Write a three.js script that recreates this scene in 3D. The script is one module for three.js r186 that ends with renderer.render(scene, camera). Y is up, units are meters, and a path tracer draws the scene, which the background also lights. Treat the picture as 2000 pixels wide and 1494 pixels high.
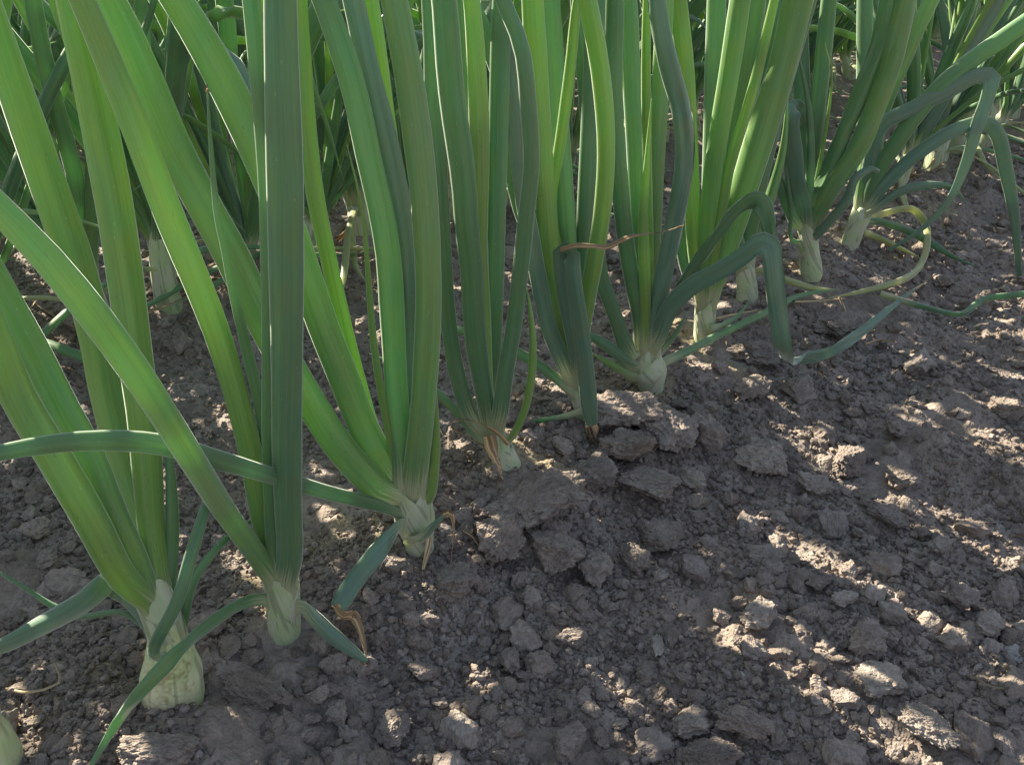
import * as THREE from 'three';
import { ImprovedNoise } from 'three/addons/math/ImprovedNoise.js';
import { mergeVertices } from 'three/addons/utils/BufferGeometryUtils.js';

// ---------------------------------------------------------------- camera, sky, sun, exposure
const scene = new THREE.Scene();
const EYE = 0.42, PITCH = 30 * Math.PI / 180, FOV = 48;
const camera = new THREE.PerspectiveCamera(FOV, 2000 / 1494, 0.02, 400);
camera.position.set(0, EYE, 0);
camera.rotation.set(-PITCH, 0, 0);
scene.add(camera);

const SUN_AZ = 39 * Math.PI / 180, SUN_EL = 28 * Math.PI / 180, SKY = 0.52;      // ahead and to the left
const sunDir = new THREE.Vector3(-Math.sin(SUN_AZ) * Math.cos(SUN_EL), Math.sin(SUN_EL), -Math.cos(SUN_AZ) * Math.cos(SUN_EL));
// a clear, slightly hazy sky: blue overhead, paler towards the horizon, brighter round the sun
const skyTex = (() => {
  const w = 512, h = 256, d = new Float32Array(w * h * 4), v = new THREE.Vector3();
  for (let j = 0; j < h; j++) for (let i = 0; i < w; i++) {
    const el = ((j + 0.5) / h - 0.5) * Math.PI, az = ((i + 0.5) / w - 0.5) * 2 * Math.PI, o = (j * w + i) * 4;
    v.set(Math.cos(el) * Math.cos(az), Math.sin(el), Math.cos(el) * Math.sin(az));
    const up = Math.max(0, v.y), t = Math.pow(1 - up, 2.2), g = Math.acos(Math.min(1, v.dot(sunDir))), glow = 0.9 * Math.exp(-g * 3.2) + 0.12 * Math.exp(-g * 1.2);
    const c = [[0.150, 0.44], [0.205, 0.45], [0.315, 0.47]].map(([a, b], k) => (a + (b - a) * t + glow * [1, 0.96, 0.86][k]) * (el < 0 ? 0.35 : 1));
    d.set([c[0] * SKY, c[1] * SKY, c[2] * SKY, 1], o);
  }
  const t = new THREE.DataTexture(d, w, h, THREE.RGBAFormat, THREE.FloatType);
  t.mapping = THREE.EquirectangularReflectionMapping; t.colorSpace = THREE.LinearSRGBColorSpace; t.magFilter = t.minFilter = THREE.LinearFilter; t.needsUpdate = true; return t;
})();
scene.background = skyTex; scene.environment = skyTex;
const sun = new THREE.DirectionalLight(new THREE.Color(1.0, 0.88, 0.70), 5);
sun.position.copy(sunDir).multiplyScalar(20);
sun.target.position.set(0, 0, -1);
sun.castShadow = true; sun.shadow.mapSize.set(4096, 4096); sun.shadow.radius = 1;
Object.assign(sun.shadow.camera, { left: -5, right: 5, top: 5, bottom: -5, near: 1, far: 60 });
scene.add(sun, sun.target);

const renderer = new THREE.WebGLRenderer({ antialias: true });
renderer.toneMapping = THREE.LinearToneMapping;
renderer.toneMappingExposure = 3.3;
renderer.shadowMap.enabled = true;

// ---------------------------------------------------------------- helpers
const V = (x, y, z) => new THREE.Vector3(x, y, z);
let rs = 12345;
const seed = (s) => { rs = (s * 2654435761) >>> 0 || 1; };
const R = () => { rs ^= rs << 13; rs >>>= 0; rs ^= rs >>> 17; rs ^= rs << 5; rs >>>= 0; return rs / 4294967296; };
const rr = (a, b) => a + (b - a) * R();
const lerp = (a, b, t) => a + (b - a) * t;
const clamp = (x, a, b) => Math.min(b, Math.max(a, x));
const smooth = (a, b, x) => { const t = clamp((x - a) / (b - a), 0, 1); return t * t * (3 - 2 * t); };
const pn = new ImprovedNoise();
const noise = (x, y, z = 0) => pn.noise(x + 31.7, y + 17.3, z + 5.1);
const hash2 = (i, j, k = 0) => { let h = (Math.imul(i, 374761393) + Math.imul(j, 668265263) + Math.imul(k, 2147483647 - 90001)) | 0; h = Math.imul(h ^ (h >>> 13), 1274126177); return ((h ^ (h >>> 16)) >>> 0) / 4294967296; };
// lumpy cell relief: rounded crumbs of one size, each with its own height
function lumps(x, z, size, k) {
  x /= size; z /= size;
  const i = Math.floor(x), j = Math.floor(z); let best = 0;
  for (let a = -1; a <= 1; a++) for (let b = -1; b <= 1; b++) {
    const cx = i + a + hash2(i + a, j + b, k), cz = j + b + hash2(i + a, j + b, k + 7);
    const q = 0.35 + 0.4 * hash2(i + a, j + b, k + 13), d2 = ((x - cx) ** 2 + (z - cz) ** 2) / (q * q);
    if (d2 < 1) best = Math.max(best, Math.sqrt(1 - d2) * q * (0.4 + 0.6 * hash2(i + a, j + b, k + 21)));
  }
  return best * size;
}
const names = {};
function numbered(n) { const k = names[n] = (names[n] ?? -1) + 1; return k ? `${n}_${String(k).padStart(3, '0')}` : n; }
function tag(o, label, category, group) { o.userData.label = label; o.userData.category = category; if (group) o.userData.group = group; return o; }
function mesh(name, geo, mat, parent) { const m = new THREE.Mesh(geo, mat); m.name = name; m.castShadow = m.receiveShadow = true; parent.add(m); return m; }

// rows of onions run along D; N points across them, away from the camera
const D = { x: 0.66, z: -0.7513 }, N = { x: -0.7513, z: -0.66 };
const ROW0 = 0.39, ROW = 0.53;
const across = (x, z) => N.x * x + N.z * z, along = (x, z) => D.x * x + D.z * z;
function height(x, z, fine = true) {
  const r = across(x, z) - ROW0, q = r - Math.round(r / ROW) * ROW;
  const rr0 = r < -ROW / 2 ? r : q;
  let h = 0.036 * Math.exp(-((rr0 + 0.025) ** 2) / (2 * 0.065 ** 2));
  h += 0.012 * noise(x * 5, z * 5, 1) + 0.010 * noise(x * 13, z * 13, 2);
  if (!fine) return h;
  h += 0.0045 * noise(x * 38, z * 38, 3) + 0.4 * lumps(x, z, 0.055, 1) * smooth(-0.1, 0.3, noise(x * 6, z * 6, 8)) + 0.36 * lumps(x, z, 0.021, 2) * smooth(-0.3, 0.2, noise(x * 14, z * 14, 9)) + 0.3 * lumps(x + 0.31, z, 0.0085, 3) + 0.0022 * noise(x * 95, z * 95, 5) + 0.0016 * noise(x * 190, z * 190, 4);
  return h - 0.006;
}
// the point that a pixel of the photograph (2000 x 1494) looks at, at a given depth or on the ground
const FPX = 747 / Math.tan(FOV * Math.PI / 360);
function ray(px, py) { const x = (px - 1000) / FPX, y = -(py - 747) / FPX; return V(x, y * Math.cos(PITCH) - Math.sin(PITCH), -(Math.cos(PITCH) + y * Math.sin(PITCH))); }
function at(px, py, z) { const d = ray(px, py); return d.multiplyScalar(z / d.z).add(V(0, EYE, 0)); }
function onGround(px, py, up = 0) {
  const d = ray(px, py); let t = EYE / -d.y, p;
  for (let i = 0; i < 8; i++) { p = V(d.x * t, EYE + d.y * t, d.z * t); t = (EYE - height(p.x, p.z, false) - up) / -d.y; }
  return V(d.x * t, EYE + d.y * t, d.z * t);
}
const perPx = (p) => (Math.cos(PITCH) * -p.z + Math.sin(PITCH) * (EYE - p.y)) / FPX;      // metres per photograph pixel there

// ---------------------------------------------------------------- textures
function dataTex(w, h, fn, srgb) {
  const d = new Uint8Array(w * h * 4);
  for (let j = 0; j < h; j++) for (let i = 0; i < w; i++) { const c = fn(i, j), o = (j * w + i) * 4; d[o] = clamp(c[0], 0, 1) * 255; d[o + 1] = clamp(c[1], 0, 1) * 255; d[o + 2] = clamp(c[2], 0, 1) * 255; d[o + 3] = 255; }
  const t = new THREE.DataTexture(d, w, h); t.wrapS = t.wrapT = THREE.RepeatWrapping; t.magFilter = THREE.LinearFilter; t.minFilter = THREE.LinearMipmapLinearFilter; t.generateMipmaps = true;
  if (srgb) t.colorSpace = THREE.SRGBColorSpace; t.needsUpdate = true; return t;
}
// tileable value noise
function tileNoise(nx, ny, k) {
  return (u, v) => {
    const x = u * nx, y = v * ny, i = Math.floor(x), j = Math.floor(y), fx = x - i, fy = y - j;
    const sx = fx * fx * (3 - 2 * fx), sy = fy * fy * (3 - 2 * fy), m = (a, n) => ((a % n) + n) % n;
    const g = (a, b) => hash2(m(a, nx), m(b, ny), k);
    return lerp(lerp(g(i, j), g(i + 1, j), sx), lerp(g(i, j + 1), g(i + 1, j + 1), sx), sy);
  };
}
const TS = 1024;
const soilN = [[24, 1], [64, 2], [150, 3], [340, 4]].map(([n, k]) => tileNoise(n, n, k)), soilBig = tileNoise(6, 6, 9);
const soilField = new Float32Array(TS * TS);
for (let j = 0; j < TS; j++) for (let i = 0; i < TS; i++) { const u = i / TS, v = j / TS; soilField[j * TS + i] = 0.24 * soilN[0](u, v) + 0.26 * soilN[1](u, v) + 0.28 * soilN[2](u, v) + 0.22 * soilN[3](u, v); }
const soilMap = dataTex(TS, TS, (i, j) => {
  const f = soilField[j * TS + i], b = soilBig(i / TS, j / TS), g = hash2(i, j, 55);
  const k = 0.70 + 0.42 * (f - 0.3) + 0.1 * (b - 0.5) + (g > 0.994 ? 0.16 : g < 0.012 ? -0.18 : 0);
  return [k, k * (0.985 + 0.02 * b), k * (0.955 + 0.05 * b)];
}, true);
const soilBump = dataTex(TS, TS, (i, j) => { const f = soilField[j * TS + i]; return [f, f, f]; });
const ln = [tileNoise(14, 3, 21), tileNoise(48, 4, 22), tileNoise(110, 10, 23), tileNoise(9, 30, 24), tileNoise(5, 14, 25), tileNoise(16, 60, 26)];
// the whole blade, base to tip (0.8 m): green, with blanched streaks reaching up from the sheath
const leafTex = (r, g, b, q) => dataTex(256, 1024, (i, j) => {
  const u = i / 256, v = j / 1024;
  const wax = smooth(0.35, 0.8, 0.6 * ln[4](u, v) + 0.4 * ln[5](u, v)), k = 1 + 0.10 * (ln[0](u, v * 2) - 0.5) + 0.15 * (ln[1](u, v * 4) - 0.5) + 0.14 * (ln[2](u, v * 3) - 0.5) + 0.2 * (ln[4](v, u) - 0.5);
  const y = ln[3](u, v * 2) - 0.5, h0 = hash2((i >> 1) + q * 99, j >> 1, 77), fleck = h0 > 0.9988 ? 0.12 : 0, mud = (h0 < 0.0016 || (h0 < 0.02 && v < 0.13)) && ln[5](v, u) > 0.55 ? 0.7 : 0;
  const pale = smooth(0.014, -0.014, v - 0.040 - 0.022 * (ln[1](u, 0.3 + q) - 0.5) - 0.02 * (ln[2](u, 0.7) - 0.5) - 0.012 * ln[0](u, 0.2));
  const c = [lerp(lerp(r * k * (1 + 0.25 * y), 0.30, wax * 0.14), 0.62, pale), lerp(lerp(g * k, 0.42, wax * 0.14), 0.66, pale), lerp(lerp(b * k * (1 - 0.2 * y), 0.34, wax * 0.16), 0.42, pale)].map((x, n) => lerp(x, [0.22, 0.18, 0.15][n], mud));
  return c.map((x) => Math.pow(clamp(x + fleck, 0, 1), 1 / 2.2));
}, true);
const leafBump = dataTex(256, 512, (i, j) => { const u = i / 256, v = j / 512, k = 0.5 * ln[0](u, v) + 0.35 * ln[1](u, v) + 0.15 * ln[2](u, v); return [k, k, k]; });
const nk = [tileNoise(46, 3, 31), tileNoise(90, 5, 32), tileNoise(7, 9, 33), tileNoise(60, 60, 34), tileNoise(22, 26, 35)];
const neckTex = (dirt) => dataTex(256, 256, (i, j) => {
  const u = i / 256, v = j / 256, s = nk[0](u, v), line = smooth(0.62, 0.8, s), p = nk[2](u, v), d = dirt * 0.5 * smooth(0.5, 0.85, nk[3](u, v) * 0.35 + nk[2](v, u) * 0.4 + nk[4](u, v) * 0.25);
  const k = 0.95 - 0.14 * line - 0.05 * nk[1](u, v);
  return [k * lerp(1, 0.9, p) * lerp(1, 0.62, d), k * lerp(1, 0.99, p) * lerp(1, 0.52, d), k * lerp(1, 0.84, p) * lerp(1, 0.45, d)];
}, true);
const bulbMap = neckTex(1), neckMap = neckTex(0);
const neckBump = dataTex(256, 256, (i, j) => { const s = nk[0](i / 256, j / 256); return [s, s, s]; });
const dryMap = dataTex(128, 256, (i, j) => { const u = i / 128, v = j / 256, k = 0.62 + 0.45 * (ln[0](u, v) - 0.5) + 0.35 * (ln[1](u, v) - 0.5) + 0.2 * (ln[3](u, v) - 0.5); return [k, k * 0.97, k * 0.92]; }, true);

// ---------------------------------------------------------------- materials
const lin = (r, g, b) => new THREE.Color().setRGB(r, g, b);
let leafNo = 0;
const leafMat = (r, g, b, t = 0.46) => new THREE.MeshPhysicalMaterial({ map: leafTex(r * 0.85, g * 0.90, b * 0.93, leafNo++), sheen: 0.9, sheenColor: lin(0.85, 1, 0.92), sheenRoughness: 0.6, bumpMap: leafBump, bumpScale: 0.00035, roughness: 0.96, clearcoat: 1, clearcoatRoughness: 0.26, transmission: t, thickness: 0, ior: 1.4, side: THREE.DoubleSide });
const M = {
  soil: new THREE.MeshStandardMaterial({ color: lin(0.435, 0.37, 0.325), map: soilMap, bumpMap: soilBump, bumpScale: 0.003, roughness: 0.97, vertexColors: true }),
  leaf: [leafMat(0.27, 0.485, 0.14), leafMat(0.215, 0.42, 0.155), leafMat(0.33, 0.545, 0.12), leafMat(0.18, 0.355, 0.155)],
  blue: leafMat(0.22, 0.36, 0.23, 0.4),
  yellow: leafMat(0.62, 0.62, 0.26, 0.45),
  neck: new THREE.MeshPhysicalMaterial({ color: lin(0.80, 0.82, 0.64), map: neckMap, bumpMap: neckBump, bumpScale: 0.0005, roughness: 0.9, clearcoat: 0.4, clearcoatRoughness: 0.4, transmission: 0.25, thickness: 0 }),
  bulb: new THREE.MeshPhysicalMaterial({ color: lin(0.82, 0.82, 0.56), map: bulbMap, bumpMap: neckBump, bumpScale: 0.0005, roughness: 0.8, clearcoat: 0.3, clearcoatRoughness: 0.4 }),
  dry: new THREE.MeshPhysicalMaterial({ color: lin(0.95, 0.70, 0.42), map: dryMap, bumpMap: leafBump, bumpScale: 0.0006, roughness: 0.95, transmission: 0.2, thickness: 0, side: THREE.DoubleSide }),
  straw: new THREE.MeshStandardMaterial({ color: lin(0.95, 0.80, 0.55), map: dryMap, roughness: 0.9 }),
  stone: new THREE.MeshStandardMaterial({ color: lin(0.66, 0.66, 0.64), map: soilMap, bumpMap: soilBump, bumpScale: 0.0008, roughness: 0.85 }),
};
const clodMat = [[0.435, 0.37, 0.325], [0.475, 0.405, 0.355], [0.385, 0.33, 0.295], [0.53, 0.465, 0.41]].map((c) => new THREE.MeshStandardMaterial({ color: lin(...c), map: soilMap, bumpMap: soilBump, bumpScale: 0.0022, roughness: 0.96 }));

// ---------------------------------------------------------------- ground: one sheet to the horizon
{
  const axis = (a, b, step, far) => {
    const mid = []; for (let x = a; x <= b + 1e-9; x += step) mid.push(x);
    const grow = (x, s) => { const o = []; let d = step; while (Math.abs(x) < far) { d *= 1.055; x += s * d; o.push(x); } return o; };
    return [...grow(a, -1).reverse(), ...mid, ...grow(b, 1)];
  };
  const xs = axis(-0.55, 0.70, 0.0030, 150), zs = axis(-1.15, -0.20, 0.0030, 150);
  const nx = xs.length, nz = zs.length, pos = new Float32Array(nx * nz * 3), uv = new Float32Array(nx * nz * 2), col = new Float32Array(nx * nz * 3);
  for (let j = 0; j < nz; j++) for (let i = 0; i < nx; i++) {
    const x = xs[i], z = zs[j], k = j * nx + i, far = Math.hypot(x, z) > 9;
    pos[k * 3] = x; pos[k * 3 + 1] = far ? 0 : height(x, z); pos[k * 3 + 2] = z;
    uv[k * 2] = x / 0.31; uv[k * 2 + 1] = z / 0.31;
    const c = 0.98 + 0.14 * noise(x * 11, z * 11, 20) + 0.10 * noise(x * 45, z * 45, 21), w = 0.03 * noise(x * 7, z * 7, 22), q = Math.abs(across(x, z) - ROW0) < 0.09 ? 0.2 * smooth(0.05, 0.25, noise(x * 16, z * 16, 23) + 0.4 * noise(x * 70, z * 70, 24)) : 0;
    col[k * 3] = c * (1 + w); col[k * 3 + 1] = c; col[k * 3 + 2] = c * (1 - w) * (1 - q);
  }
  const idx = new Uint32Array((nx - 1) * (nz - 1) * 6); let q = 0;
  for (let j = 0; j < nz - 1; j++) for (let i = 0; i < nx - 1; i++) { const a = j * nx + i, b = a + 1, c = a + nx, d = c + 1; idx.set([a, c, b, b, c, d], q); q += 6; }
  const g = new THREE.BufferGeometry();
  g.setAttribute('position', new THREE.BufferAttribute(pos, 3)); g.setAttribute('uv', new THREE.BufferAttribute(uv, 2)); g.setAttribute('color', new THREE.BufferAttribute(col, 3)); g.setIndex(new THREE.BufferAttribute(idx, 1));
  g.computeVertexNormals();
  const o = mesh('ground', g, M.soil, scene); o.userData.kind = 'structure'; tag(o, 'dry crumbly grey brown field soil', 'soil'); delete o.userData.category;
}

// ---------------------------------------------------------------- soil clods
function clodGeo(s, detail, flat = 0.6, rough = 1, cuts = 9) {
  seed(s);
  const g0 = new THREE.IcosahedronGeometry(1, detail); g0.deleteAttribute('uv'); g0.deleteAttribute('normal');
  const g = mergeVertices(g0, 1e-4), p = g.attributes.position, v = V(), off = rr(0, 90);
  const planes = []; for (let i = 0; i < cuts; i++) planes.push([V(rr(-1, 1), rr(-0.8, 1), rr(-1, 1)).normalize(), rr(0.5, 0.86)]);
  planes.push([V(rr(-0.2, 0.2), 1, rr(-0.2, 0.2)).normalize(), rr(0.6, 0.85)]);
  const uv = new Float32Array(p.count * 2);
  for (let i = 0; i < p.count; i++) {
    v.fromBufferAttribute(p, i);
    const n1 = noise(v.x * 1.3 + off, v.y * 1.3, v.z * 1.3); v.multiplyScalar(1 + 0.42 * n1);
    for (const [n, d] of planes) { const e = v.dot(n) - d; if (e > 0) v.addScaledVector(n, -e * 0.86); }
    const fine = detail > 24 ? 0.03 * noise(v.x * 31, v.y * 31, v.z * 31 + off) + 0.018 * noise(v.x * 62 + off, v.y * 62, v.z * 62) : 0, f = 1 + fine + rough * (0.17 * noise(v.x * 2.7, v.y * 2.7 + off, v.z * 2.7) + 0.11 * noise(v.x * 7.3 + off, v.y * 7.3, v.z * 7.3) + 0.06 * noise(v.x * 15, v.y * 15, v.z * 15 + off));
    v.multiplyScalar(f); v.y *= flat;
    p.setXYZ(i, v.x, v.y, v.z);
  }
  g.computeBoundingBox(); const b = g.boundingBox, k = 1 / Math.max(b.max.x - b.min.x, b.max.z - b.min.z);
  g.scale(k, k, k);                                                      // one unit across
  for (let i = 0; i < p.count; i++) { uv[2 * i] = p.getX(i) + 0.55 * p.getY(i); uv[2 * i + 1] = p.getZ(i) - 0.7 * p.getY(i); }
  g.setAttribute('uv', new THREE.BufferAttribute(uv, 2));
  g.computeVertexNormals();
  return g;
}
function scaledUV(g, s, ox = 0) { const u = g.attributes.uv; for (let i = 0; i < u.count; i++) u.setXY(i, u.getX(i) * s + ox, u.getY(i) * s + ox * 0.37); return g; }
const occupied = [];                                                     // [x, z, radius] kept free of loose clods
const bulbSpots = [[338, 1372], [556, 1232], [815, 1050], [985, 905], [1140, 800], [1268, 745], [1375, 650], [1460, 578], [1583, 528], [1663, 472]];
for (const [px, py] of bulbSpots) { const p = onGround(px, py); occupied.push([p.x, p.z, 0.014]); }

// the clods one can name: [pixel x, y of the middle, width in pixels, depth / width, flatness, turn, sink, tone, label]
const heroClods = [
  [1055, 985, 245, 0.75, 0.42, 0.45, 0.28, 1, 'largest block of the cracked crust in front of the slim fourth onion'],
  [975, 1060, 130, 0.8, 0.55, 1.3, 0.28, 1, 'crust block with a broken lip above the rough grey clod'],
  [1082, 1085, 165, 0.7, 0.55, 2.4, 0.28, 0, 'front block of the cracked crust overhanging the crumbs'],
  [1215, 815, 160, 0.8, 0.5, 0.3, 0.3, 1, 'crust block touching the hanging broken leaf'],
  [1300, 845, 170, 0.75, 0.55, 1.7, 0.3, 1, 'crust block below the fat wrapped neck'],
  [1218, 890, 135, 0.7, 0.55, 2.8, 0.3, 0, 'crust block split off in front of the hanging broken leaf'],
  [1385, 858, 82, 1.3, 1.1, 0.4, 0.4, 0, 'steep upright chunk of soil behind the largest rounded clod'],
  [1495, 912, 112, 0.8, 0.75, 0.2, 0.3, 3, 'large rounded grey clod standing clear of the crumbs'],
  [890, 1140, 118, 0.8, 0.6, 1.1, 0.35, 0, 'rough grey clod under the dangling dry leaf tip'],
  [1160, 1112, 84, 0.9, 0.8, 2.1, 0.35, 1, 'split jagged clod at the slab corner with a crack'],
  [1240, 1098, 66, 1.3, 0.8, 0.3, 0.35, 0, 'upright oval clod beside the split jagged clod'],
  [1293, 1052, 108, 0.9, 0.5, 0.9, 0.4, 2, 'wide low clod behind the upright oval clod'],
  [1160, 930, 104, 0.9, 0.6, 2.6, 0.4, 2, 'dark lumpy clod on the rim of the broad crust slab'],
  [1265, 950, 170, 0.7, 0.4, 0.2, 0.35, 0, 'flat clod lodged between the two crust slabs'],
  [1346, 938, 52, 1.6, 0.7, 0.4, 0.3, 3, 'pale leaning flake of soil beside the steep chunk'],
  [1795, 718, 64, 0.9, 0.9, 0.6, 0.3, 3, 'pale square clod near the trailing leaf tip'],
  [1962, 808, 92, 1.0, 0.7, 2.2, 0.35, 0, 'big angular clod at the edge of the picture'],
  [1660, 905, 92, 0.8, 0.6, 1.0, 0.35, 2, 'lumpy dark clod catching a streak of sun'],
  [1590, 955, 78, 0.7, 0.6, 2.8, 0.35, 3, 'wedge shaped clod in front of the lumpy dark clod'],
  [1480, 1210, 82, 0.95, 0.7, 0.4, 0.3, 3, 'smooth round clod alone in the middle of the bare soil'],
  [1483, 1092, 92, 0.7, 0.5, 2.9, 0.4, 0, 'low crumbly clod above the smooth round clod'],
  [1452, 1418, 132, 0.5, 0.42, -0.35, 0.2, 1, 'long light slab lit along its upper edge'],
  [1345, 1415, 82, 0.9, 0.6, 0.3, 0.3, 3, 'pale pitted clod beside the long light slab'],
  [1720, 1335, 104, 0.9, 0.35, 0.7, 0.25, 3, 'flat pale slab of soil with a notched edge'],
  [1808, 1432, 118, 0.7, 0.55, -0.8, 0.25, 3, 'pale square block crossed by a bar of sunlight'],
  [1690, 1262, 104, 0.75, 0.75, 0.2, 0.3, 0, 'double lumped clod above the flat pale slab'],
  [1382, 1478, 128, 0.6, 0.5, 0.1, 0.35, 2, 'wide dark clod at the bottom of the picture'],
  [1110, 1455, 96, 0.9, 0.5, 0.8, 0.35, 0, 'flat topped clod beside a slanting streak of sun'],
  [998, 1296, 50, 1.3, 0.8, 0.2, 0.3, 2, 'upright dark clod of the close pair'],
  [1056, 1302, 68, 1.0, 0.8, 1.2, 0.3, 1, 'angular clod of the close pair with a sharp corner'],
  [1122, 1255, 68, 0.7, 0.7, 0.1, 0.35, 2, 'dark oblong clod behind the close pair'],
  [1285, 1265, 30, 1.9, 0.5, -0.2, 0.2, 3, 'small pale upright splinter of stone like soil'],
  [1925, 1228, 76, 0.8, 0.7, 0.5, 0.3, 1, 'rounded clod lit on one face beside the white stone'],
  [768, 1432, 92, 0.8, 0.6, 1.4, 0.35, 2, 'dark tilted clod in the lower crumbs below the fallen leaf stub'],
  [655, 1398, 66, 0.8, 0.6, 2.0, 0.35, 0, 'sunlit topped clod below the second onion'],
  [300, 1478, 210, 0.6, 0.35, 0.3, 0.4, 1, 'sunlit crust in front of the swollen white bulb'],
  [490, 1350, 170, 0.5, 0.3, -0.4, 0.42, 0, 'long crust ridge joining the bulb and the second onion'],
  [72, 1042, 62, 0.9, 0.9, 0.3, 0.3, 1, 'round clod behind the leaves of the swollen bulb'],
  [92, 1102, 50, 0.9, 0.9, 0.8, 0.3, 0, 'reddish lump clod below the round clod'],
  [1880, 1178, 68, 0.9, 0.8, 0.9, 0.3, 2, 'tall dark clod behind the rounded lit clod'],
  [1600, 1140, 58, 0.9, 0.7, 0.2, 0.35, 2, 'square dark clod above the white capped clod'],
  [1650, 1172, 56, 0.9, 0.7, 0.2, 0.3, 3, 'white capped clod among dark crumbs'],
  [1640, 640, 120, 0.7, 0.45, 0.4, 0.4, 0, 'wide clod under the bend of the trailing leaf'],
  [1480, 690, 150, 0.7, 0.4, 0.2, 0.45, 2, 'broad shaded crust behind the hanging folded leaf'],
  [1560, 760, 96, 0.8, 0.5, 1.4, 0.4, 0, 'clod below the bend of the hanging leaf'],
  [1470, 765, 88, 0.7, 0.5, 0.6, 0.35, 1, 'clod with sunlit specks below the broad shaded crust'],
  [1760, 840, 76, 0.9, 0.5, 0.5, 0.35, 0, 'flat clod in the shade above the angular edge clod'],
  [1610, 850, 70, 0.7, 0.5, 1.8, 0.35, 2, 'shaded clod with a sharp front lip'],
  [1760, 935, 96, 0.7, 0.45, 0.2, 0.35, 0, 'broad low clod in the shaded soil near the edge'],
  [1730, 1010, 88, 0.7, 0.5, 2.4, 0.35, 2, 'knobbly low clod in the middle of the shaded soil'],
];
heroClods.forEach(([px, py, w, dep, flat, turn, sink, tone, label], i) => {
  const p = onGround(px, py), m = w * perPx(p);
  const g = scaledUV(clodGeo(900 + i, w > 110 ? 34 : w > 90 ? 20 : 14, flat, 1.3, 7), m / 0.2, i * 0.31);
  const o = mesh(numbered('soil_clod'), g, clodMat[tone], scene);
  o.scale.set(m, m, m * dep); o.rotation.set(0.12 * Math.sin(i * 2.3), turn, 0.12 * Math.cos(i * 1.7));
  const bb = g.boundingBox, hgt = (bb.max.y - bb.min.y) * m;
  o.position.set(p.x, height(p.x, p.z, false) + hgt * (0.56 - sink), p.z);
  tag(o, label, 'soil clod', 'large soil clods');
  occupied.push([p.x, p.z, m * 0.36]);
});
// loose clods, the 260 that show largest, then crumbs nobody could count
const clodKinds = []; for (let i = 0; i < 16; i++) clodKinds.push(scaledUV(clodGeo(40 + i, 8, rr(0.5, 0.85), 1.15, 8), 0.12, i * 0.23));
seed(77);
const free = (x, z, r) => occupied.every(([a, b, c]) => (a - x) ** 2 + (b - z) ** 2 > (c + r) ** 2);
const zoneLabel = [
  'small rough soil clod on the bare shaded soil beside the onion row',
  'small rough soil clod at the foot of the first onion row',
  'small rough soil clod between the first and second onion rows'];
const zoneGroup = ['small clods on the bare soil', 'small clods at the foot of the first row', 'small clods between the rows'];
let made = 0;
for (let k = 0; k < 9000 && made < 240; k++) {
  const bare = R() < 0.7, px = bare ? rr(750, 2060) : rr(-60, 2060), py = bare ? rr(560, 1520) : 1520 - 1180 * Math.pow(R(), 0.8), p = onGround(px, py), size = lerp(0.010, 0.032, Math.pow(R(), 1.9)) * (p.z < -1 ? 1.5 : 1);
  if (!free(p.x, p.z, size * 0.42)) continue;
  const o = mesh(numbered('soil_clod'), clodKinds[made % 16], clodMat[Math.floor(R() * 3.25)], scene);
  o.scale.set(size, size * rr(0.8, 1.25), size * rr(0.7, 1)); o.rotation.set(rr(-0.4, 0.4), rr(0, 6.28), rr(-0.4, 0.4));
  o.position.set(p.x, height(p.x, p.z) + size * 0.12, p.z);
  const a = across(p.x, p.z) - ROW0, zone = a < -0.09 ? 0 : a < 0.09 ? 1 : 2;
  tag(o, zoneLabel[zone], 'soil clod', zoneGroup[zone]);
  occupied.push([p.x, p.z, size * 0.36]); made++;
}
{
  seed(555);
  const m4 = new THREE.Matrix4(), q = new THREE.Quaternion(), e = new THREE.Euler(), per = [[], [], [], []];
  for (let k = 0; k < 5200; k++) {
    const px = rr(-150, 2150), py = 1560 - 1330 * Math.pow(R(), 0.8), p = onGround(px, py), s = lerp(0.006, 0.019, Math.pow(R(), 2.2)) * (p.z < -0.9 ? 1.5 : 1);
    if (!free(p.x, p.z, s * 0.2) || noise(p.x * 8, p.z * 8, 61) < -0.2) continue;
    per[k % 4].push([p.x, p.z, s]);
  }
  per.forEach((list, i) => {
    const im = new THREE.InstancedMesh(clodKinds[i * 3 + 1], clodMat[i % 3], list.length); im.name = numbered('small_clods'); im.castShadow = im.receiveShadow = true;
    list.forEach(([x, z, s], k) => { q.setFromEuler(e.set(rr(-0.8, 0.8), rr(0, 6.28), rr(-0.8, 0.8))); m4.compose(V(x, height(x, z) + s * 0.06, z), q, V(s, s * rr(0.7, 1.1), s * rr(0.7, 1))); im.setMatrixAt(k, m4); });
    im.userData.kind = 'stuff'; im.userData.label = 'loose pea sized soil clods too many to count'; scene.add(im);
  });
}
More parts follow.
